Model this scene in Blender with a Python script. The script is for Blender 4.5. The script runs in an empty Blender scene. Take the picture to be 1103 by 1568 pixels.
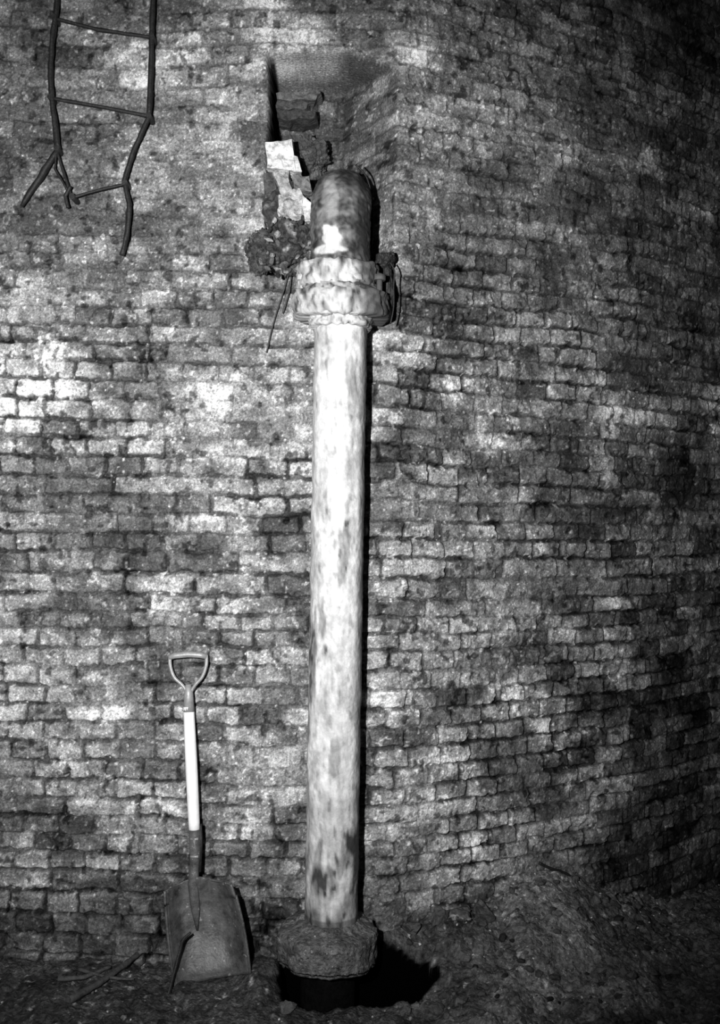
import bpy, bmesh, math, random
import numpy as np
from mathutils import Vector, noise as mn, Euler, Matrix

random.seed(7)
rng = np.random.default_rng(11)
scene = bpy.context.scene
D = 3.2; F = 1552.0; ZC = 1.45; ROLL = math.radians(1.0)

def W(px, py, y=0.0):
    """survey measurement (photo units at 1103x1568) + depth -> world metres"""
    dx = px - 551.5; dy = 784 - py
    a = dx*math.cos(ROLL) - dy*math.sin(ROLL)
    b = dx*math.sin(ROLL) + dy*math.cos(ROLL)
    s = (D + y)/F
    return Vector((a*s, y, ZC + b*s))

# ------------------------------------------------------------ noise
TAB = rng.random((16, 256, 256))
def vn(x, y, seed=0):
    t = TAB[seed % 16]
    x = x + seed*17.31; y = y + seed*9.77
    xi = np.floor(x).astype(int); yi = np.floor(y).astype(int)
    fx = x-xi; fy = y-yi
    fx = fx*fx*(3-2*fx); fy = fy*fy*(3-2*fy)
    x0 = xi & 255; x1 = (xi+1) & 255; y0 = yi & 255; y1 = (yi+1) & 255
    return (t[y0, x0]*(1-fx)+t[y0, x1]*fx)*(1-fy)+(t[y1, x0]*(1-fx)+t[y1, x1]*fx)*fy
def fbm(x, y, seed=0, o=4):
    s = 0; a = 1; n = 0
    for i in range(o):
        s = s + a*vn(x*2**i, y*2**i, seed+i); n += a; a *= .55
    return s/n
def sm(a, b, x):
    t = np.clip((x-a)/(b-a), 0, 1); return t*t*(3-2*t)
def hsh(i, j, k=0):
    return TAB[k % 16][(i*31+j*7+k*13) & 255, (j*57+i*3+k*29) & 255]

# ------------------------------------------------------------ materials
def mat(name, value=0.5, attr=True, nscale=60, ncontrast=0.5, rough=0.7, bump=0.3, bscale=150, bdist=0.003, metal=0.0, spec=0.4, flecks=0.0, flscale=130):
    m = bpy.data.materials.new(name); m.use_nodes = True
    nt = m.node_tree; N = nt.nodes; L = nt.links
    bs = N['Principled BSDF']
    bs.inputs['Roughness'].default_value = rough
    bs.inputs['Metallic'].default_value = metal
    bs.inputs['Specular IOR Level'].default_value = spec
    tc = N.new('ShaderNodeTexCoord')
    nz = N.new('ShaderNodeTexNoise'); nz.inputs['Scale'].default_value = nscale; nz.inputs['Detail'].default_value = 6
    nz.inputs['Roughness'].default_value = .75
    L.new(tc.outputs['Object'], nz.inputs['Vector'])
    mr = N.new('ShaderNodeMapRange')
    mr.inputs['From Min'].default_value = .32; mr.inputs['From Max'].default_value = .68
    mr.inputs['To Min'].default_value = 1-ncontrast; mr.inputs['To Max'].default_value = 1+ncontrast
    L.new(nz.outputs['Fac'], mr.inputs['Value'])
    fac = mr.outputs['Result']
    if flecks > 0:
        n2 = N.new('ShaderNodeTexNoise'); n2.inputs['Scale'].default_value = flscale; n2.inputs['Detail'].default_value = 3
        L.new(tc.outputs['Object'], n2.inputs['Vector'])
        m2 = N.new('ShaderNodeMapRange')
        m2.inputs['From Min'].default_value = .66; m2.inputs['From Max'].default_value = .72
        m2.inputs['To Min'].default_value = 0; m2.inputs['To Max'].default_value = flecks
        L.new(n2.outputs['Fac'], m2.inputs['Value'])
        ad = N.new('ShaderNodeMath'); ad.operation = 'ADD'
        L.new(fac, ad.inputs[0]); L.new(m2.outputs['Result'], ad.inputs[1]); fac = ad.outputs[0]
    mul = N.new('ShaderNodeMath'); mul.operation = 'MULTIPLY'
    if attr:
        at = N.new('ShaderNodeAttribute'); at.attribute_name = 'alb'
        L.new(at.outputs['Fac'], mul.inputs[0])
        ms = N.new('ShaderNodeMapRange'); ms.inputs['From Min'].default_value = .004; ms.inputs['From Max'].default_value = .03
        ms.inputs['To Min'].default_value = 0; ms.inputs['To Max'].default_value = spec
        L.new(at.outputs['Fac'], ms.inputs['Value']); L.new(ms.outputs['Result'], bs.inputs['Specular IOR Level'])
    else:
        mul.inputs[0].default_value = value
    L.new(fac, mul.inputs[1])
    cl = N.new('ShaderNodeClamp'); cl.inputs['Max'].default_value = .9; cl.inputs['Min'].default_value = .001
    L.new(mul.outputs[0], cl.inputs['Value'])
    cc = N.new('ShaderNodeCombineColor')
    for i in range(3): L.new(cl.outputs[0], cc.inputs[i])
    L.new(cc.outputs[0], bs.inputs['Base Color'])
    nb = N.new('ShaderNodeTexNoise'); nb.inputs['Scale'].default_value = bscale; nb.inputs['Detail'].default_value = 5
    L.new(tc.outputs['Object'], nb.inputs['Vector'])
    bp = N.new('ShaderNodeBump'); bp.inputs['Strength'].default_value = bump; bp.inputs['Distance'].default_value = bdist
    L.new(nb.outputs['Fac'], bp.inputs['Height']); L.new(bp.outputs[0], bs.inputs['Normal'])
    return m

M_brick = mat('sooty_brick', nscale=130, ncontrast=.75, rough=.6, bump=.8, bscale=150, bdist=.004, spec=.25, flecks=1.8)
M_floor = mat('sooty_rubble_ground', nscale=70, ncontrast=.9, rough=.55, bump=1.0, bscale=90, bdist=.010, spec=.3, flecks=3.0)
M_pipe = mat('whitewashed_iron', nscale=22, ncontrast=.28, rough=.6, bump=.6, bscale=60, bdist=.005, spec=.25)
M_stone = mat('rubble_stone', nscale=50, ncontrast=.7, rough=.8, bump=1.0, bscale=80, bdist=.008)
M_black = mat('pit_shade_black', value=.004, attr=False, rough=1, bump=.2, spec=0.0)  # near-black without gloss: the pit's shade put into the stub's colour
M_iron = mat('rusted_iron', value=.015, attr=False, nscale=60, ncontrast=.6, rough=.6, bump=.6)
M_wood = mat('pale_wood_handle', value=.85, attr=False, nscale=25, ncontrast=.12, rough=.5, bump=.2)
M_steel = mat('worn_shovel_steel', value=.095, attr=False, nscale=16, ncontrast=.8, rough=.5, bump=.5, metal=.2, flecks=2, flscale=60)
M_handle = mat('dull_grip_steel', value=.30, attr=False, nscale=40, ncontrast=.3, rough=.45, bump=.2, metal=.2)
M_stick = mat('burnt_wood', value=.06, attr=False, nscale=60, ncontrast=.6, rough=.8, bump=.6)

# ------------------------------------------------------------ grid mesh
def grid_object(name, P, alb, material, closed=False):
    n, m = P.shape[:2]
    me = bpy.data.meshes.new(name)
    me.vertices.add(n*m); me.vertices.foreach_set('co', P.reshape(-1).astype(np.float32))
    idx = np.arange(n*m).reshape(n, m)
    if closed: idx = np.concatenate([idx, idx[:, :1]], axis=1)
    q = np.stack([idx[:-1, :-1], idx[:-1, 1:], idx[1:, 1:], idx[1:, :-1]], axis=-1).reshape(-1, 4)
    nf = len(q)
    me.loops.add(nf*4); me.loops.foreach_set('vertex_index', q.reshape(-1).astype(np.int32))
    me.polygons.add(nf); me.polygons.foreach_set('loop_start', (np.arange(nf)*4).astype(np.int32))
    me.polygons.foreach_set('use_smooth', np.ones(nf, dtype=bool))
    me.update(calc_edges=True)
    a = me.attributes.new('alb', 'FLOAT', 'POINT'); a.data.foreach_set('value', alb.reshape(-1).astype(np.float32))
    me.materials.append(material)
    ob = bpy.data.objects.new(name, me); scene.collection.objects.link(ob)
    return ob

# ------------------------------------------------------------ wall plan curve
ds = 0.0034
X0 = -1.50
s = np.arange(0, 4.4, ds)
kX = [-2, 0.095, 0.115, 0.86, 0.92, 1.5, 1.9, 3]
kT = [0, 0, 25, 25, 34, 38, 50, 60]
xs = [X0]; ys = [0.0]; th = []
for _ in s:
    t = math.radians(np.interp(xs[-1], kX, kT)); th.append(t)
    xs.append(xs[-1]+ds*math.cos(t)); ys.append(ys[-1]+ds*math.sin(t))
cx = np.array(xs[:-1]); cy = np.array(ys[:-1]); th = np.array(th)
def wall_y(x): return np.interp(x, cx, cy)
def on_wall(px, py):
    y = 0.0
    for _ in range(12):
        p = W(px, py, y); y = float(wall_y(p.x))
    return W(px, py, y)

zz = np.concatenate([np.arange(-0.40, 3.2, ds), np.arange(3.2, 4.1, .007)])
U, V = np.meshgrid(s, zz)
XX = np.broadcast_to(cx, U.shape); YY = np.broadcast_to(cy, U.shape); TH = np.broadcast_to(th, U.shape)

H = 0.0595
uw = U + 0.012*(fbm(U*6, V*6, 1, 3)-.5)*2 + .006*(fbm(U*35, V*35, 2, 3)-.5)*2
vw = V + 0.026*(fbm(U*1.6, V*1.6, 3, 3)-.5)*2 + .009*(fbm(U*22, V*28, 4, 3)-.5)*2 + .022*(vn(U*0+3, V*7, 5)-.5)
ci = np.floor(vw/H).astype(int); fv = vw/H-ci
hr = hsh(ci, ci*0+3, 5)
width = np.where(hr > .42, 0.114, 0.222)
off = hsh(ci, ci*0+11, 6)*.5 + ci*0.37
ju = uw/width + off + .14*(vn(uw*4, ci*3.7, 8)-.5)
cj = np.floor(ju).astype(int); fu = ju-cj
r1 = hsh(cj, ci, 1); r2 = hsh(cj, ci, 2); r3 = hsh(cj, ci, 3); r4 = hsh(cj, ci, 4)
dv = np.minimum(fv, 1-fv)*H; du = np.minimum(fu, 1-fu)*width
n_lo = fbm(U*1.3, V*1.3, 6, 3); n_mid = fbm(U*7, V*7, 8, 4); n_hi = fbm(U*38, V*38, 9, 3)
n_vh = fbm(U*95, V*95, 12, 2); grain = rng.random(U.shape)
jn = .008*(fbm(U*42, V*42, 5, 3)-.40)
rr = .010
dd = np.where((du < rr) & (dv < rr), rr-np.hypot(rr-du, rr-dv), np.minimum(du*1.1, dv))
zt = W(300, 430).z
plaster = sm(-.12, .25, V-zt+(n_mid-.5)*.8) * (1-.55*sm(.1, .5, XX))
plaster = np.clip(plaster + .55*sm(.56, .68, fbm(U*3, V*3, 10, 3)), 0, 1)
joint_open = (.38+.62*sm(.34, .54, fbm(U*5, V*8, 11, 4)))*(1-.42*plaster)
brick = sm(0.0018, 0.0066, dd-jn*1.5)
brick = 1-(1-brick)*joint_open
lost = (r4 > .93).astype(float)*sm(.4, .6, fbm(U*9, V*9, 7, 2))
disp = (brick*(.013+.009*(r1-.5)) - .009*lost)*(1-.42*plaster)
disp = disp + .010*(n_mid-.5) + .007*(n_hi-.5) + .004*(n_vh-.5) + .03*(n_lo-.5)
chips = sm(.63, .72, fbm(U*22, V*22, 13, 3)); disp = disp-.007*chips

# albedo
alb = .104*(0.40+1.2*r2)*(.2+1.6*n_hi)*(.30+1.4*n_mid)*1.9
mort = .034*(.3+1.4*n_hi)
alb = alb*brick + mort*(1-brick)*(1+1.4*plaster)
alb = alb*(1-.50*plaster) + .50*plaster*.15*(.2+1.6*fbm(U*11, V*11, 2, 5))*(.35+.65*brick)
pale = sm(.55, .68, fbm(U*16, V*22, 14, 5))
alb = alb + pale*.13*(.35+.65*brick)
alb = alb + sm(.75, .82, fbm(U*75, V*75, 15, 2))*.30
soot = sm(.46, .60, fbm(U*5, V*8, 3, 5)); alb = alb*(1-.48*soot)
alb = alb*(1-.72*sm(.66, .74, fbm(U*34, V*34, 6, 3)))
alb = alb*(.72+.56*grain)
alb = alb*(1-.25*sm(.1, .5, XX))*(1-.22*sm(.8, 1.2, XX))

patches = [
 (300,110,130,50,1.3),(250,60,60,40,.3),(380,20,120,50,1.1),(440,60,60,40,1.6),(150,90,80,60,.4),(370,330,40,40,.55),(120,380,60,18,1.5),
 (60,600,95,75,1.2),(20,560,60,40,.5),(215,600,25,35,1.1),(330,600,50,40,1.0),(110,690,100,20,.7),(340,700,50,18,.9),(100,520,120,30,.3),
 (240,925,35,40,1.0),(85,1000,90,40,.35),(170,1095,30,14,1.8),(180,1010,60,25,.7),(370,1040,50,30,.6),(430,570,50,60,.4),(380,1240,40,60,.4),
 (370,1290,40,25,.8),(100,1360,60,14,1.0),(20,700,40,60,.3),(380,180,40,90,.8),(260,180,70,50,.5),
 (900,245,60,18,2.4),(830,215,40,25,1.0),(980,240,30,20,.9),(730,200,120,60,.5),(640,100,30,30,1.6),(780,60,120,50,.2),
 (700,580,35,25,1.1),(760,640,80,35,1.0),(960,630,55,30,1.8),(730,680,50,12,1.4),(1085,610,25,20,3.4),(1095,665,15,12,2.6),(880,600,60,30,.7),
 (750,810,45,18,1.3),(820,840,40,10,1.2),(940,925,35,12,2.2),(840,960,60,30,.7),(720,960,60,30,.6),
 (785,1075,50,25,2.2),(840,1120,35,45,3.2),(880,1200,20,14,2.6),(700,1220,90,70,.9),(740,1290,80,40,1.8),(620,1060,60,30,.6),
 (640,780,14,14,1.0),(930,440,40,60,.25),(1075,320,20,20,2.2),(620,1200,50,80,.6),(690,1150,60,30,.8),
 (430,830,55,70,-.55),(140,800,220,60,-.30),(60,150,90,120,-.40),(40,40,60,70,-.45),(150,430,70,45,-.30),
 (900,290,60,50,-.5),(650,420,80,70,-.55),(1040,740,110,50,-.55),(860,760,90,40,-.35),(1030,60,120,100,-.5),(1080,160,60,80,-.3),
 (1050,1000,140,100,-.4),(1010,1200,140,170,-.6),(960,800,40,200,-.2),(1080,500,60,60,-.3),(560,30,70,40,-.3),
 (60,1260,130,70,-.25),(150,1440,220,55,-.50),(450,1330,60,90,-.25),(740,350,80,50,-.25),(620,700,60,120,-.35),(30,1130,60,50,-.25),(120,780,120,30,-.2),
 (330,1420,90,40,-.35),(620,1410,120,40,-.4),
]
mulp = np.ones_like(alb)
wob = (fbm(U*9, V*9, 2, 5)-.5)*2.4
for (px, py, rx, ry, am) in patches:
    c = on_wall(px, py); sc = (D+c.y)/F
    uc = float(np.interp(c.x, cx, s))
    st = max(.5, math.cos(np.interp(uc, s, th)))
    d = np.sqrt(((U-uc)*st/(rx*sc))**2+((V-c.z)/(ry*sc))**2)
    g = 1-sm(.35, 1.3, d+wob*.8+(r2-.5)*.7)
    if am > 0: mulp += am*g*(.3+1.4*r3)*(.3+.7*brick)
    else: mulp *= (1+am*g)
alb = alb*mulp

# niche broken into the wall where the pipe elbow enters (crisp arrises, splayed right jamb)
pl = W(409, 240); pr = W(606, 200); pt = W(500, 80); pb = W(480, 415)
rag = .012*(n_mid-.5)*2+.010*(n_hi-.5)
rlo = .018*(fbm(U*5, V*5, 7, 2)-.5)*2
def lin(a, b, x): return np.clip((x-a)/(b-a), 0, 1)
inxl = lin(pl.x-.002, pl.x+.008, XX+rag*.8)
inxr = 1-lin(pr.x-.17, pr.x+.003, XX+rlo*.6)
top_z = pt.z+.02*(fbm(U*8, V*0, 4, 3)-.5)-.05*lin(-.05, .1, XX)
inz = (1-lin(-.028, 0, V-top_z))
inb = lin(pb.z-.02, pb.z+.05, V+rlo)
nich = np.minimum(np.minimum(inxl, inxr), np.minimum(inz, inb))
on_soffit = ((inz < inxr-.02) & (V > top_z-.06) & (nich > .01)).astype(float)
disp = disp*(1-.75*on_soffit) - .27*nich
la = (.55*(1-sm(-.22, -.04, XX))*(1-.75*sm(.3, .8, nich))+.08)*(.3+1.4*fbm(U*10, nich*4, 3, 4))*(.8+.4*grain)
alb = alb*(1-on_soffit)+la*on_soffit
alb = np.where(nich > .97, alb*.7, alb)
reveal_shade = (1-sm(pl.x+.012, pl.x+.022, XX+rag))*sm(.05, .3, nich)*(V > W(410, 225).z)  # unlit left reveal: its shade is put into the albedo as a near-black strip
alb = alb*(1-.97*reveal_shade)
nx = np.sin(TH); ny = -np.cos(TH)
alb = alb*(.02+.98*sm(-.0, .06, V))  # wall foot blackened: shade of the pit put into the albedo
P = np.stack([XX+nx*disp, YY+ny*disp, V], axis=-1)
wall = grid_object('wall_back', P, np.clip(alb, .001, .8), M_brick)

# ------------------------------------------------------------ floor
fx = np.concatenate([np.arange(-2.2, -1.3, .03), np.arange(-1.3, 1.7, .006), np.arange(1.7, 3.4, .03)])
fy = np.concatenate([np.arange(-3.9, -.75, .06), np.arange(-.75, 1.1, .006), np.arange(1.1, 3.0, .04)])
pit_poly = [(-.22,-.03),(-.215,-.14),(-.195,-.22),(-.15,-.250),(-.05,-.240),(.05,-.215),(.12,-.195),(.20,-.155),(.255,-.11),(.23,-.075),(.10,-.045),(-.05,-.01)]
def pit_sd(x, y):
    dmin = np.full_like(x, 9.0); ins = np.zeros(x.shape, bool)
    n = len(pit_poly)
    for i in range(n):
        ax, ay = pit_poly[i]; bx, by = pit_poly[(i+1) % n]
        ex, ey = bx-ax, by-ay
        t = np.clip(((x-ax)*ex+(y-ay)*ey)/(ex*ex+ey*ey), 0, 1)
        dmin = np.minimum(dmin, np.hypot(x-ax-t*ex, y-ay-t*ey))
        c = (ay > y) != (by > y)
        xi = (bx-ax)*(y-ay)/((by-ay) if by != ay else 1e-9)+ax
        ins ^= c & (x < xi)
    return np.where(ins, -dmin, dmin)
bX = [-2, -.3, .0, .10, .20, .38, .63, .85, 1.1, 1.5, 3]
bH = [.02, .02, .08, .13, .13, .16, .23, .16, .07, .02, .0]
bL = [.3, .3, .08, .09, .10, .26, .30, .32, .3, .3, .3]
def ground(x, y):
    d = np.maximum(wall_y(x)-y, 0)
    b = np.interp(x, bX, bH)*np.exp(-(d/np.interp(x, bX, bL))**2)
    g = b + .030*(fbm(x*3.2, y*3.2, 2, 3)-.5)*2*(.3+.7*sm(.2, .5, np.abs(x)))
    g = g + .034*(fbm(x*12, y*12, 4, 4)-.5)*2*(0.45+.75*sm(.05, .4, x)) + .022*(fbm(x*45, y*45, 6, 3)-.5)
    g = g + .05*np.exp(-(((x+.28)/.07)**2+((y+.12)/.13)**2))
    sdv = pit_sd(x, y)+.02*(fbm(x*18, y*18, 5, 2)-.5)
    p = 1-sm(-.030, .006, sdv)
    return g*(1-p)-.38*p, sdv
GX, GY = np.meshgrid(fx, fy)
GZ, SDV = ground(GX, GY)
fa = .078*(.1+1.9*fbm(GX*10, GY*10, 1, 4))*(.2+1.6*fbm(GX*50, GY*50, 3, 3))*(.6+.8*rng.random(GX.shape))
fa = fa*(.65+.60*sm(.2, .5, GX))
fa = fa + .30*sm(.77, .85, fbm(GX*42, GY*42, 8, 2)) + .07*sm(.50, .70, fbm(GX*6, GY*6, 9, 3))*sm(.3, .6, 1-np.abs(GX-.6))
fa = fa*(1-.45*sm(.5, .64, fbm(GX*4, GY*4, 12, 4)))
fa = fa*sm(.006, .022, SDV)  # pit and rim go black: shade of the hole painted into the albedo
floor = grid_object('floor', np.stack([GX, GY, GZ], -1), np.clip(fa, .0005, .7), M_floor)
def gz(x, y):
    a, _ = ground(np.array([[x]]), np.array([[y]])); return float(a[0, 0])

# ------------------------------------------------------------ mesh builder for parts
class Builder:
    def __init__(self): self.bm = bmesh.new(); self.lay = self.bm.verts.layers.float.new('alb'); self.mats = []
    def mi(self, m):
        if m not in self.mats: self.mats.append(m)
        return self.mats.index(m)
    def tube(self, pts, rad, m, seg=12, alb=.3, jitter=0.0, cap=True, sy=1.0):
        pts = [Vector(p) for p in pts]
        if not hasattr(rad, '__len__'): rad = [rad]*len(pts)
        rings = []; up = None; k = self.mi(m)
        for i, p in enumerate(pts):
            t = (pts[min(i+1, len(pts)-1)]-pts[max(i-1, 0)]).normalized()
            if up is None: up = t.orthogonal().normalized()
            up = (up-t*up.dot(t)).normalized(); sd = t.cross(up)
            ring = []
            rd = rad[min(i, len(rad)-1)]
            for j in range(seg):
                a = 2*math.pi*j/seg
                r = rd*(1+jitter*(mn.noise((p+up*math.cos(a)*.05+sd*math.sin(a)*.05)*35)))
                v = self.bm.verts.new(p+up*math.cos(a)*r+sd*math.sin(a)*r*sy); v[self.lay] = alb; ring.append(v)
            rings.append(ring)
        for a, b in zip(rings, rings[1:]):
            for j in range(seg):
                f = self.bm.faces.new((a[j], a[(j+1) % seg], b[(j+1) % seg], b[j])); f.smooth = True; f.material_index = k
        if cap:
            for r, fl in ((rings[0], True), (rings[-1], False)):
                f = self.bm.faces.new(r[::-1] if fl else r); f.material_index = k
    def rock(self, c, size, m, alb=.2, sub=2, rough=.35, seed=None):
        seed = random.random()*99 if seed is None else seed
        k = self.mi(m)
        vs = bmesh.ops.create_icosphere(self.bm, subdivisions=sub, radius=.5)['verts']
        fs = list({f for v in vs for f in v.link_faces})
        R = Euler([random.uniform(-.6, .6), random.uniform(-.6, .6), random.uniform(-3, 3)]).to_matrix()
        for v in vs:
            co = v.co.copy()
            nn = mn.noise(co*2.3+Vector((seed, seed*.7, 0)))+.5*mn.noise(co*5+Vector((0, seed, seed)))
            co *= 1+rough*nn
            for q in range(4):
                dn = Vector((math.sin(seed*3+q*2.1), math.cos(seed*5+q*1.7), math.sin(seed+q*4.4))).normalized()
                ex = co.dot(dn)-.33
                if ex > 0: co -= dn*ex
            co = Vector((co.x*size[0], co.y*size[1], co.z*size[2]))
            v.co = R @ co + Vector(c); v[self.lay] = alb*(.75+.5*random.random())
        for f in fs: f.material_index = k
    def lump(self, c, size, m, fn, sub=5, amp=.5, seed=0.0):
        k = self.mi(m)
        vs = bmesh.ops.create_icosphere(self.bm, subdivisions=sub, radius=.5)['verts']
        fs = list({f for v in vs for f in v.link_faces})
        for v in vs:
            co = v.co.copy(); q = co*2+Vector((seed, 0, seed))
            n1 = mn.noise(q)+.6*mn.noise(q*2.3)+.45*abs(mn.noise(q*5))+.35*mn.noise(q*10)+.2*mn.noise(q*20)
            co *= 1+amp*n1
            v.co = Vector((co.x*size[0], co.y*size[1], co.z*size[2]))+Vector(c)
            v[self.lay] = fn(v.co)
        for f in fs: f.material_index = k
    def slab(self, front, y0, depth, m, alb=.5, n=10, rough=.004, seed=0):
        k = self.mi(m)
        c = [np.array(p, float) for p in front]
        F0 = []
        for i in range(n+1):
            row = []
            for j in range(n+1):
                a = j/n; b = i/n
                p = (c[0]*(1-a)+c[1]*a)*(1-b)+(c[3]*(1-a)+c[2]*a)*b
                row.append(W(p[0], p[1], y0))
            F0.append(row)
        ed = [(0, j) for j in range(n)]+[(i, n) for i in range(n)]+[(n, j) for j in range(n, 0, -1)]+[(i, 0) for i in range(n, 0, -1)]
        V0 = []
        for i, r in enumerate(F0):
            rr = []
            for j, w in enumerate(r):
                q = w*28+Vector((seed, seed, 0))
                o = Vector((mn.noise(q), 1.6*mn.noise(q+Vector((9, 0, 0)))+.8*mn.noise(q*3), mn.noise(q+Vector((0, 9, 0)))))*rough
                v = self.bm.verts.new(w+o); v[self.lay] = alb*(.8+.5*mn.noise(q*1.7)); rr.append(v)
            V0.append(rr)
        for i in range(n):
            for j in range(n):
                f = self.bm.faces.new((V0[i][j], V0[i][j+1], V0[i+1][j+1], V0[i+1][j])); f.material_index = k
        loop = [V0[i][j] for i, j in ed]
        prev = loop
        for s_ in (.33, .66, 1.0):
            nr = []
            for v in loop:
                q = v.co*30+Vector((s_*9, seed, 0))
                nv = self.bm.verts.new(v.co+Vector((mn.noise(q)*rough*2, depth*s_, mn.noise(q+Vector((5, 5, 5)))*rough*2))); nv[self.lay] = alb*.9; nr.append(nv)
            L_ = len(loop)
            for j in range(L_):
                f = self.bm.faces.new((prev[j], prev[(j+1) % L_], nr[(j+1) % L_], nr[j])); f.material_index = k
            prev = nr
        f = self.bm.faces.new(prev); f.material_index = k
    def grid(self, P, m, alb=.2, closed=False):
        k = self.mi(m)
        vs = [[self.bm.verts.new(p) for p in row] for row in P]
        for r in vs:
            for v in r: v[self.lay] = alb
        w = len(vs[0])
        for i in range(len(vs)-1):
            for j in range(w if closed else w-1):
                f = self.bm.faces.new((vs[i][j], vs[i][(j+1) % w], vs[i+1][(j+1) % w], vs[i+1][j])); f.smooth = True; f.material_index = k
        return vs
    def done(self, name):
        bmesh.ops.recalc_face_normals(self.bm, faces=self.bm.faces)
        me = bpy.data.meshes.new(name); self.bm.to_mesh(me); self.bm.free()
        for m in self.mats: me.materials.append(m)
        ob = bpy.data.objects.new(name, me); scene.collection.objects.link(ob); return ob

def empty(name):
    e = bpy.data.objects.new(name, None); e.empty_display_size = .1; scene.collection.objects.link(e); return e
def s1(a, b, x):
    t = min(1, max(0, (x-a)/(b-a))); return t*t*(3-2*t)

# ------------------------------------------------------------ pipe
PY = -.135
pipe = empty('standpipe')
pb0 = W(507, 1425, PY); pt0 = W(522.5, 470, PY)
SEG = 110
def rings_part(name, path, radf, albf, parent):
    n = len(path); ang = np.linspace(0, 2*math.pi, SEG, endpoint=False)
    P = np.zeros((n, SEG, 3)); A = np.zeros((n, SEG))
    for i, (c, a, b, q) in enumerate(path):
        for j, t in enumerate(ang):
            r = radf(q, t)
            p = c + a*(math.cos(t)*r) + b*(math.sin(t)*r)
            P[i, j] = p; A[i, j] = albf(q, t, p)
    ob = grid_object(name, P, A, M_pipe, closed=True); ob.parent = parent; return ob
ax = Vector((1, 0, 0)); ay = Vector((0, -1, 0))
path = []
n = 320
for i in range(n+1):
    q = i/n; path.append((pb0.lerp(pt0, q), ax, ay, q))
def r_shaft(q, t):
    p = Vector((math.cos(t)*2, math.sin(t)*2, q*22))
    return .0795+.0030*mn.noise(p)+.0016*mn.noise(p*4)+.0007*mn.noise(p*11)
def a_shaft(q, t, p):
    c, sn = math.cos(t), math.sin(t)
    v = Vector((c*1.6, sn*1.6, q*12))
    x = .52+.13*q-.28*abs(mn.noise(v*1.1+Vector((4, 0, 0))))-.14*mn.noise(v*3)-.10*mn.noise(v*9)
    st = mn.noise(Vector((c*1.8+2, sn*1.8, q*9)))+.35*mn.noise(Vector((c*6, sn*6, q*34)))
    x -= s1(.20, .42, st)*.24
    sp = mn.noise(Vector((c*4, sn*4, q*48)))
    x -= s1(.36, .5, sp)*.16
    if q < .25: x -= .26*max(0, min(1, .3+1.8*mn.noise(Vector((c*1.6, sn*1.6, q*22)))))*(1-s1(.15, .25, q))
    if q < .03: x *= .5
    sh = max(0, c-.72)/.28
    x *= 1-.75*min(1, sh*(1.1+.8*mn.noise(Vector((1, 1, q*30)))))  # right edge darkened: shadow line painted into the whitewash colour
    return max(.04, x)
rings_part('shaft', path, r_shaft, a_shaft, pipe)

top_in = W(521, 395, PY)
zt_out = W(521, 246, PY).z
R_E = .090; R_B = .105
zb = zt_out-R_E-R_B
path = []
base = Vector((top_in.x, PY, pt0.z-.01))
cen = Vector((top_in.x, PY+R_B, zb))
for i in range(100):
    q = i/99; path.append((base.lerp(Vector((cen.x, PY, zb)), q), ax, ay, q*.5))
for i in range(1, 71):
    a = i/70*math.pi/2
    c = cen+Vector((0, -math.cos(a)*R_B, math.sin(a)*R_B))
    path.append((c, ax, Vector((0, -math.cos(a), math.sin(a))), .5+.4*i/70))
for i in range(1, 13):
    path.append((cen+Vector((0, .02*i, R_B)), ax, Vector((0, 0, 1)), .9+.008*i))
def r_el(q, t):
    p = Vector((math.cos(t)*2.5, math.sin(t)*2.5, q*9))
    return R_E+.004*mn.noise(p)+.0035*mn.noise(p*4)+.0015*mn.noise(p*10)
zw = W(511, 372, PY); zw2 = W(514, 392, PY)
def a_el(q, t, p):
    w_ = p*14
    x = .12+.12*mn.noise(w_)+.12*mn.noise(w_*2.5)+.10*mn.noise(w_*6)
    nse = .022*mn.noise(p*22)+.012*mn.noise(p*55)
    d1 = math.hypot((p.x-zw.x)/.030, (p.z-zw.z)/.042)+nse*30
    g = 1-s1(.75, 1.15, d1)
    g = max(g, .8*(1-s1(.8, 1.2, math.hypot((p.x-zw2.x+.02)/.05, (p.z-zw2.z)/.016)+nse*22)))
    g = max(g, .30*(1-s1(.8, 1.3, math.hypot((p.x-zw.x+.01)/.022, (p.z-zw.z-.13)/.10)+nse*34)))
    x = x*(1-g)+.68*g
    x *= 1-.6*s1(.03, .06, p.x-cen.x)  # right side, then top, darkened: shade painted into the elbow's colour
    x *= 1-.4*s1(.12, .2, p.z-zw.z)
    return max(.03, min(.85, x))
rings_part('elbow', path, r_el, a_el, pipe)

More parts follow.
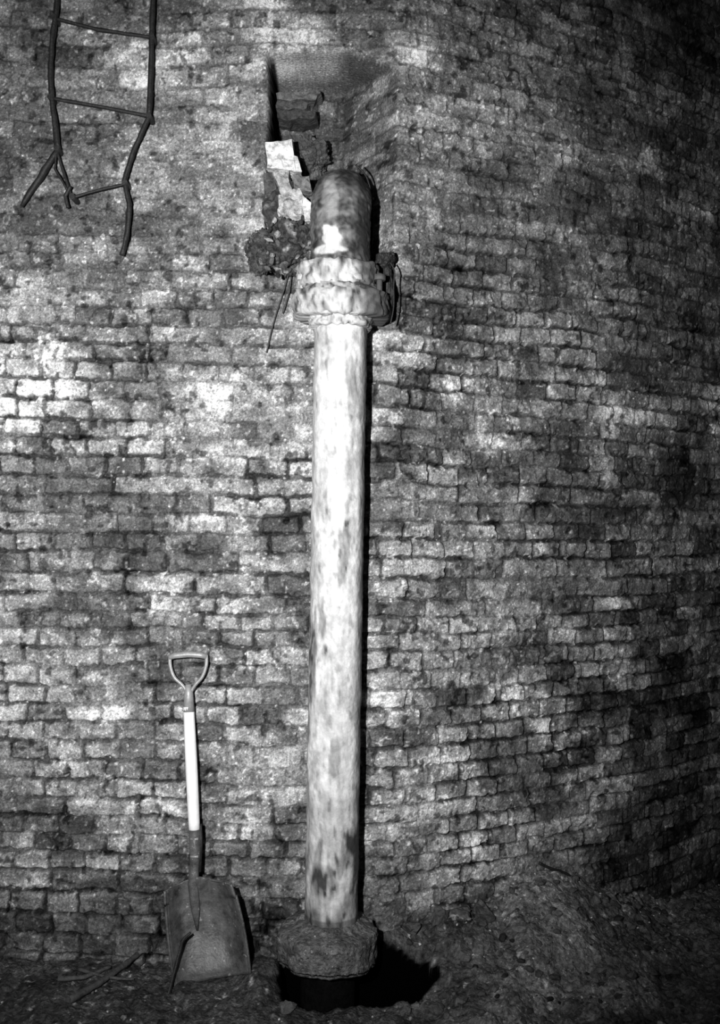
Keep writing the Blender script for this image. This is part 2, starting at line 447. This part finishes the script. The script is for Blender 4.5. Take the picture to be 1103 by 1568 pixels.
def plate(name, px, pyt, pyb, hw, hd, tone, seed, dark_right=0.0):
    zt_ = W(px, pyt, PY).z; zb_ = W(px, pyb, PY).z; xc = W(px, (pyt+pyb)/2, PY).x
    prof = [(.0, 0), (.6, 0), (.93, 0), (.985, .06), (1, .2), (1, .28), (1, .35), (1, .42), (1, .5), (1, .58), (1, .65), (1, .72), (1, .8), (.985, .94), (.93, 1), (.8, 1), (.6, 1), (.0, 1)]
    SG = 160; P = np.zeros((len(prof), SG, 3)); A = np.zeros((len(prof), SG))
    for i, (k, h) in enumerate(prof):
        for j in range(SG):
            t = 2*math.pi*j/SG
            ex = 2.6
            c, sn = math.cos(t), math.sin(t)
            r = 1/((abs(c)/hw)**ex+(abs(sn)/hd)**ex)**(1/ex)
            nz = 1+.07*mn.noise(Vector((c*3, sn*3, h*2+seed)))+.05*mn.noise(Vector((c*9, sn*9, h*5+seed)))+.025*mn.noise(Vector((c*22, sn*22, h*9+seed)))
            P[i, j] = (xc+c*r*k*nz, PY-sn*r*k*nz, zb_+(zt_-zb_)*h+.007*mn.noise(Vector((c*5, sn*5, seed+h))))
            x = tone-.6*max(0, mn.noise(Vector((c*5, sn*5, h*1.5+seed)))) - .5*max(0, mn.noise(Vector((c*14, sn*14, h*4))))
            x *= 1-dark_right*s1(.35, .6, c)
            A[i, j] = max(.04, x)
    ob = grid_object(name, P, A, M_pipe, closed=True); ob.parent = pipe
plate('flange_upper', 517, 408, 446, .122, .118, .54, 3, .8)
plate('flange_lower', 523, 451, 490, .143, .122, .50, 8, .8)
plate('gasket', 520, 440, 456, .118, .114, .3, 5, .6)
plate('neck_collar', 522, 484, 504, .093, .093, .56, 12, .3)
B = Builder()
for px, yy in ((463, PY-.06), (581, PY-.06), (500, PY-.098), (545, PY-.098)):
    c = W(px, 450, yy)
    for dz0, dz1, r in ((-.062, .060, .009), (.040, .056, .019), (-.060, -.044, .019)):
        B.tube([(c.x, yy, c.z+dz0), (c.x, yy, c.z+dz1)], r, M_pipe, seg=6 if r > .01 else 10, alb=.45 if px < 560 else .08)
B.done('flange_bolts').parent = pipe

# footing collar round pipe foot
fc = W(503, 1460, PY); zt_ = W(507, 1412, PY).z; zb_ = W(505, 1500, PY-.14).z
prof = [(.06, zt_+.015), (.088, zt_+.012), (.105, zt_-.002), (.128, zt_-.008), (.146, zt_-.014), (.154, zt_-.03), (.152, zt_-.05), (.150, zt_-.07), (.148, zt_-.10), (.147, zb_+.02), (.142, zb_), (.125, zb_-.008), (.05, zb_-.01)]
pp = []
for a, b in zip(prof, prof[1:]):
    for k in range(5): pp.append((a[0]+(b[0]-a[0])*k/5, a[1]+(b[1]-a[1])*k/5))
pp.append(prof[-1])
SG = 140; P = np.zeros((len(pp), SG, 3)); A = np.zeros((len(pp), SG))
for i, (r, z) in enumerate(pp):
    for j in range(SG):
        t = 2*math.pi*j/SG; c, sn = math.cos(t), math.sin(t)
        nz = mn.noise(Vector((c*2, sn*2, z*9)))*.016+mn.noise(Vector((c*8, sn*8, z*35)))*.006+mn.noise(Vector((c*18, sn*18, z*80)))*.003
        rr_ = r+nz*(1 if r > .1 else .3)
        P[i, j] = (fc.x+c*rr_, PY-sn*rr_, z+.010*mn.noise(Vector((c*3, sn*3, 4))))
        A[i, j] = .095*(1+.7*mn.noise(Vector((c*5, sn*5, z*25))))
o = grid_object('foot_collar', P, np.clip(A, .01, .5), M_floor, closed=True); o.parent = pipe
B = Builder(); B.tube([(fc.x, PY, zb_), (fc.x, PY, -.2), (fc.x, PY, -.42)], .082, M_black, seg=32); B.done('buried_stub').parent = pipe

# ------------------------------------------------------------ shovel
def SH(px, py, off=0.0):
    y = -.125+(1512-py)/512*.075
    return W(px, py, y-off)
shovel = empty('shovel')
B = Builder()
def smooth_path(pts, n=8):
    out = []
    P_ = [pts[0]]+pts+[pts[-1]]
    for i in range(1, len(P_)-2):
        for k in range(n):
            t = k/n; a, b, c, d = P_[i-1], P_[i], P_[i+1], P_[i+2]
            out.append(.5*((2*b)+(-a+c)*t+(2*a-5*b+4*c-d)*t*t+(-a+3*b-3*c+d)*t**3))
    out.append(pts[-1]); return out
B.tube([SH(259, 1007), SH(268, 1004), SH(288, 1002), SH(306, 1003), SH(317, 1006)], [.008, .0095, .010, .0095, .008], M_handle, seg=14)
for sgn in (0, 1):
    pts = [(260.5, 1003), (261, 1020), (267, 1037), (279, 1049), (287, 1062), (289, 1082)] if not sgn else [(316, 1003), (316, 1018), (310, 1036), (299, 1049), (292, 1062), (290, 1082)]
    B.tube(smooth_path([SH(*p) for p in pts]), .0055, M_handle, seg=10)
B.tube([SH(288.5, 1048), SH(289, 1062), SH(289.5, 1090)], [.009, .014, .0175], M_handle, seg=14)
B.done('d_grip').parent = shovel
B = Builder()
pts = [SH(289+(298-289)*t, 1082+(1276-1082)*t) for t in np.linspace(0, 1, 12)]
B.tube(pts, [.0165+.002*math.sin(t*3) for t in np.linspace(0, 1, 12)], M_wood, seg=20)
B.done('wooden_shaft').parent = shovel
B = Builder()
B.tube([SH(298, 1270), SH(298.5, 1300), SH(298, 1330), SH(296, 1352, .0), SH(299, 1390, -.006), SH(302, 1425, -.012)], [.0185, .0165, .014, .017, .014, .003], M_steel, seg=16, jitter=.3)
B.tube([SH(307, 1262, -.004), SH(308, 1290, -.004), SH(306, 1335, -.004)], .005, M_iron, seg=8)
for yy in (1285, 1312): B.tube([SH(292, yy, .012), SH(304, yy, .016)], .004, M_handle, seg=8)
B.done('socket').parent = shovel
B = Builder()
rows = 36; cols = 30; G = []
for i in range(rows+1):
    t = i/rows
    L = np.array([252+(268-252)*t-3*math.sin(t*3.1), 1348+(1513-1348)*t])
    R = np.array([351+(383-351)*t+5*math.sin(t*3.1), 1338+(1491-1338)*t])
    row = []
    wd = min(1, .42+(t/.05)**.7*.58) if t < .05 else 1
    for j in range(cols+1):
        u_ = j/cols*2-1
        p = (L+R)/2+(R-L)/2*u_*wd
        curl = .075*max(0, abs(u_*wd)-.5)**1.7*2.6*(1-.45*t)
        shelf = .012*math.exp(-((u_)/.16)**2)*max(0, 1-t*1.5)
        dish = -.028*math.sin(min(1, t*1.1)*math.pi)*(1-u_*u_)
        py = p[1]-3*math.sin((u_+1)*1.57) * t + (8*(abs(u_)**3)*(1-t)*(t < .2))
        row.append(SH(p[0], py, curl+shelf+dish+.002+.003*mn.noise(Vector((u_*3, t*4, 1)))))
    G.append(row)
B.grid(G, M_steel)
edges = [[r[0] for r in G], [r[-1] for r in G]]
for e in edges: B.tube(e[2:], .0045, M_steel, seg=8)
ob = B.done('blade'); ob.parent = shovel
sd = ob.modifiers.new('thick', 'SOLIDIFY'); sd.thickness = .003

# ------------------------------------------------------------ broken ladder hanging on wall
ladder = empty('broken_iron_ladder')
B = Builder()
OFF = -.045
def LP(l, y=OFF, n=6): return smooth_path([W(a, b, y) for a, b in l], n)
def PLN(l, y=OFF):
    pts = [W(a, b, y) for a, b in l]; out = []
    for a, b in zip(pts, pts[1:]):
        for k in range(8): out.append(a.lerp(b, k/8))
    out.append(pts[-1]); return out
B.tube(PLN([(91,-50),(86,20),(80,60),(77,120),(81,165),(89,228)]), .0088, M_iron, seg=8, jitter=.4)
B.tube(PLN([(91,226),(33,316)], OFF+.005), [.008,.009,.010,.011,.011,.010,.009,.008,.006], M_iron, seg=8, jitter=.4)
B.tube(PLN([(87,232),(108,296),(114,302)], OFF+.005), .0045, M_iron, seg=8, jitter=.5)
B.tube(PLN([(86,232),(84,258),(104,292)], OFF), .0035, M_iron, seg=8, jitter=.5)
B.tube(PLN([(236,-50),(233,40),(231,110),(228,178)]), .0085, M_iron, seg=8, jitter=.4)
B.tube(PLN([(229,176),(204,232),(190,277),(198,312),(196,350),(187,391)], OFF), .0078, M_iron, seg=8, jitter=.4)
B.done('rails').parent = ladder
B = Builder()
B.tube(PLN([(84,28),(150,45),(233,57)]), .0058, M_iron, seg=8, jitter=.4)
B.tube(PLN([(78,150),(160,164),(230,178)]), .0058, M_iron, seg=8, jitter=.4)
B.tube(PLN([(112,302),(150,291),(194,281)]), .0045, M_iron, seg=8, jitter=.4)
B.tube(PLN([(104,318),(100,300),(108,285)]), .006, M_iron, seg=8, jitter=.4)
for a, b in ((84, 28), (233, 57), (78, 150), (229, 178), (192, 281), (88, 228), (112, 302)):
    c = W(a, b, OFF); B.tube([c+Vector((0, -.012, 0)), c+Vector((0, .06, 0))], .009, M_iron, seg=10, jitter=.3)
B.done('rungs').parent = ladder

# ------------------------------------------------------------ rubble around elbow
B = Builder()
B.slab([(407,218),(446,214),(453,262),(409,256)], -.035, .10, M_stone, alb=.85, rough=.005, seed=1)
B.slab([(446,236),(456,240),(462,262),(450,262)], -.03, .10, M_stone, alb=.7, rough=.004, seed=2, n=5)
B.slab([(418,262),(440,258),(450,300),(436,312)], -.03, .10, M_stone, alb=.42, rough=.008, seed=3)
B.slab([(426,295),(462,290),(470,338),(428,342)], -.045, .12, M_stone, alb=.50, rough=.012, seed=4)
B.slab([(448,268),(474,270),(478,292),(452,290)], -.05, .10, M_stone, alb=.22, rough=.008, seed=5, n=6)
B.slab([(464,300),(487,318),(484,340),(466,338)], -.10, .10, M_stone, alb=.75, rough=.005, seed=6, n=6)
B.slab([(404,268),(420,262),(424,300),(408,306)], -.01, .10, M_stone, alb=.10, rough=.008, seed=7, n=6)
B.slab([(402,300),(428,306),(430,345),(404,338)], -.01, .10, M_stone, alb=.16, rough=.010, seed=8, n=6)
def mass_alb(p):
    q = p*30
    x = .02+.07*abs(mn.noise(q))+.07*max(0, mn.noise(q*2.3))
    if mn.noise(q*1.3+Vector((3, 0, 0))) > .32: x += .34*(mn.noise(q*2)+.4)
    return max(.010, x)
B.lump(W(440, 382, -.04), (.190, .19, .165), M_stone, mass_alb, amp=.42, seed=2.2)
B.lump(W(474, 372, -.06), (.12, .13, .14), M_stone, mass_alb, sub=5, amp=.40, seed=7.2)
B.lump(W(408, 386, -.02), (.10, .12, .125), M_stone, mass_alb, sub=5, amp=.4, seed=5.2)
B.lump(W(432, 325, .03), (.12, .12, .16), M_stone, mass_alb, sub=4, amp=.35, seed=9.1)
B.lump(W(590, 402, -.06), (.06, .14, .06), M_stone, lambda p: .03, sub=4, amp=.35, seed=3.7)
B.lump(W(594, 450, -.05), (.045, .14, .18), M_stone, lambda p: .035, sub=4, amp=.25, seed=4.7)
B.lump(W(466, 245, .20), (.16, .16, .15), M_stone, lambda p: .05+.12*abs(mn.noise(p*25)), sub=5, amp=.4, seed=6.7)
for k in range(30):
    px = 398+84*random.random(); py = 338+85*random.random()
    B.rock(W(px, py, -.10-.04*random.random()), [random.uniform(.010, .028) for _ in range(3)], M_stone, alb=random.choice([.02, .03, .06, .1, .3]), sub=2)
for (x0, x1, yy, al) in ((424, 492, 146, .15), (424, 474, 160, .10), (424, 484, 176, .06)):
    B.slab([(x0, yy-5), (x1, yy-8), (x1-8, yy+6), (x0, yy+5)], .15+.04*random.random(), .14, M_stone, alb=al, rough=.010, seed=yy, n=10)
B.done('broken_masonry')

# ------------------------------------------------------------ wires
B = Builder()
B.tube(LP([(598,402),(604,415),(603,440),(603,470),(598,496)], -.15), .0024, M_iron, seg=6)
B.tube(LP([(545,252),(562,272),(570,310),(571,350),(567,398)], -.06), .003, M_iron, seg=6)
B.tube(LP([(447,400),(436,440),(420,490),(408,540)], -.03), .0022, M_stick, seg=6)
B.tube(LP([(447,410),(443,445),(432,480)], -.04), .002, M_stick, seg=6)
B.done('loose_wire')

# ------------------------------------------------------------ sticks and rubble on floor
def F_(px, py, z=0.0):
    d = F*(ZC-z)/(py-784)
    return W(px, py, d-D)
def stick(pts, r, name, m=M_stick):
    B = Builder(); pl_ = smooth_path([Vector(p) for p in pts], 6)
    n = len(pl_); B.tube(pl_, [r*(1-.35*i/n) for i in range(n)], m, seg=8, jitter=.6); return B.done(name)
stick([W(254, 1540, -.22), W(264, 1500, -.19), W(274, 1462, -.17), W(280, 1440, -.165), W(292, 1428, -.16)], .0055, 'bent_iron_rod', M_iron)
def gp(px, py, dz=.012):
    p = F_(px, py); p.z = gz(p.x, p.y)+dz; return p
stick([gp(105, 1562, .018), gp(150, 1535, .02), gp(190, 1508, .02), gp(215, 1488, .035)], .011, 'dead_stick')
stick([gp(88, 1530, .018), gp(130, 1524, .018), gp(168, 1512, .018)], .008, 'dead_stick')
stick([gp(120, 1515, .02), gp(165, 1526, .02), gp(205, 1520)], .005, 'dead_stick')
def wp(px, py, dy=-.05):
    p = on_wall(px, py); return W(px, py, p.y+dy)
stick([wp(826, 1322), wp(845, 1330), wp(868, 1338), wp(885, 1356), wp(915, 1372, -.08)], .005, 'fallen_cable', M_iron)

B = Builder()
cnt = 0
while cnt < 1300:
    x = random.uniform(-1.3, 1.9); yb = float(wall_y(x)); y = yb-abs(random.gauss(0, .45))
    if y < -.9: continue
    if random.random() > (1.0 if x > .15 else .3): continue
    if pit_sd(np.array([x]), np.array([y]))[0] < .03: continue
    if math.hypot(x+.09, y-PY) < .18: continue
    sz = random.choice([.007, .008, .010, .012, .015, .02, .03, .04])*random.uniform(.7, 1.3)
    if sz > .02 and x < .1: continue
    B.rock((x, y, gz(x, y)+sz*.08), (sz, sz*random.uniform(.7, 1.2), sz*.6), M_stone, alb=random.choice([.02, .04, .06, .09, .13, .5 if sz < .012 else .06]), sub=1)
    cnt += 1
for px, py, sz, al in ((418,1460,.07,.07),(430,1490,.06,.05),(442,1528,.06,.06),(440,1552,.05,.08),(408,1446,.05,.07),(700,1440,.08,.07),(720,1400,.10,.07),(712,1505,.05,.09),(620,1552,.04,.09),(670,1545,.05,.07),(660,1405,.09,.07),(620,1405,.07,.07)):
    p = gp(px, py, 0)
    if p.y > wall_y(p.x)-.02: p.y = float(wall_y(p.x))-.03; p.z = gz(p.x, p.y)
    if p.z < -.1: continue
    B.rock((p.x, p.y, p.z+sz*.05), (sz, sz*.9, sz*.7), M_stone, alb=al, sub=3, rough=.7)
B.done('floor_rubble')

# ------------------------------------------------------------ light (camera-side flash)
ld = bpy.data.lights.new('flash_lamp', 'SPOT'); ld.energy = 670; ld.spot_size = math.radians(79); ld.spot_blend = 1.0; ld.shadow_soft_size = .03
lo = bpy.data.objects.new('flash_lamp', ld); scene.collection.objects.link(lo)
lo.location = (-.42, -3.05, 1.62)
lo.rotation_euler = (Vector((-.42, 0, 1.60))-lo.location).to_track_quat('-Z', 'Y').to_euler()
w = bpy.data.worlds.new('dark_vault'); scene.world = w; w.use_nodes = True
w.node_tree.nodes['Background'].inputs[0].default_value = (1, 1, 1, 1)
w.node_tree.nodes['Background'].inputs[1].default_value = .012

cd = bpy.data.cameras.new('camera'); cam = bpy.data.objects.new('camera', cd); scene.collection.objects.link(cam)
cd.sensor_fit = 'HORIZONTAL'; cd.sensor_width = 24; cd.lens = 24*F/1103
cam.location = (0, -D, ZC)
cam.rotation_euler = (Matrix.Rotation(math.pi/2, 3, 'X') @ Matrix.Rotation(ROLL, 3, 'Z')).to_euler()
cd.clip_start = .05
scene.camera = cam
try:
    scene.view_settings.view_transform = 'Standard'
    scene.view_settings.look = 'None'
except Exception as e: print(e)
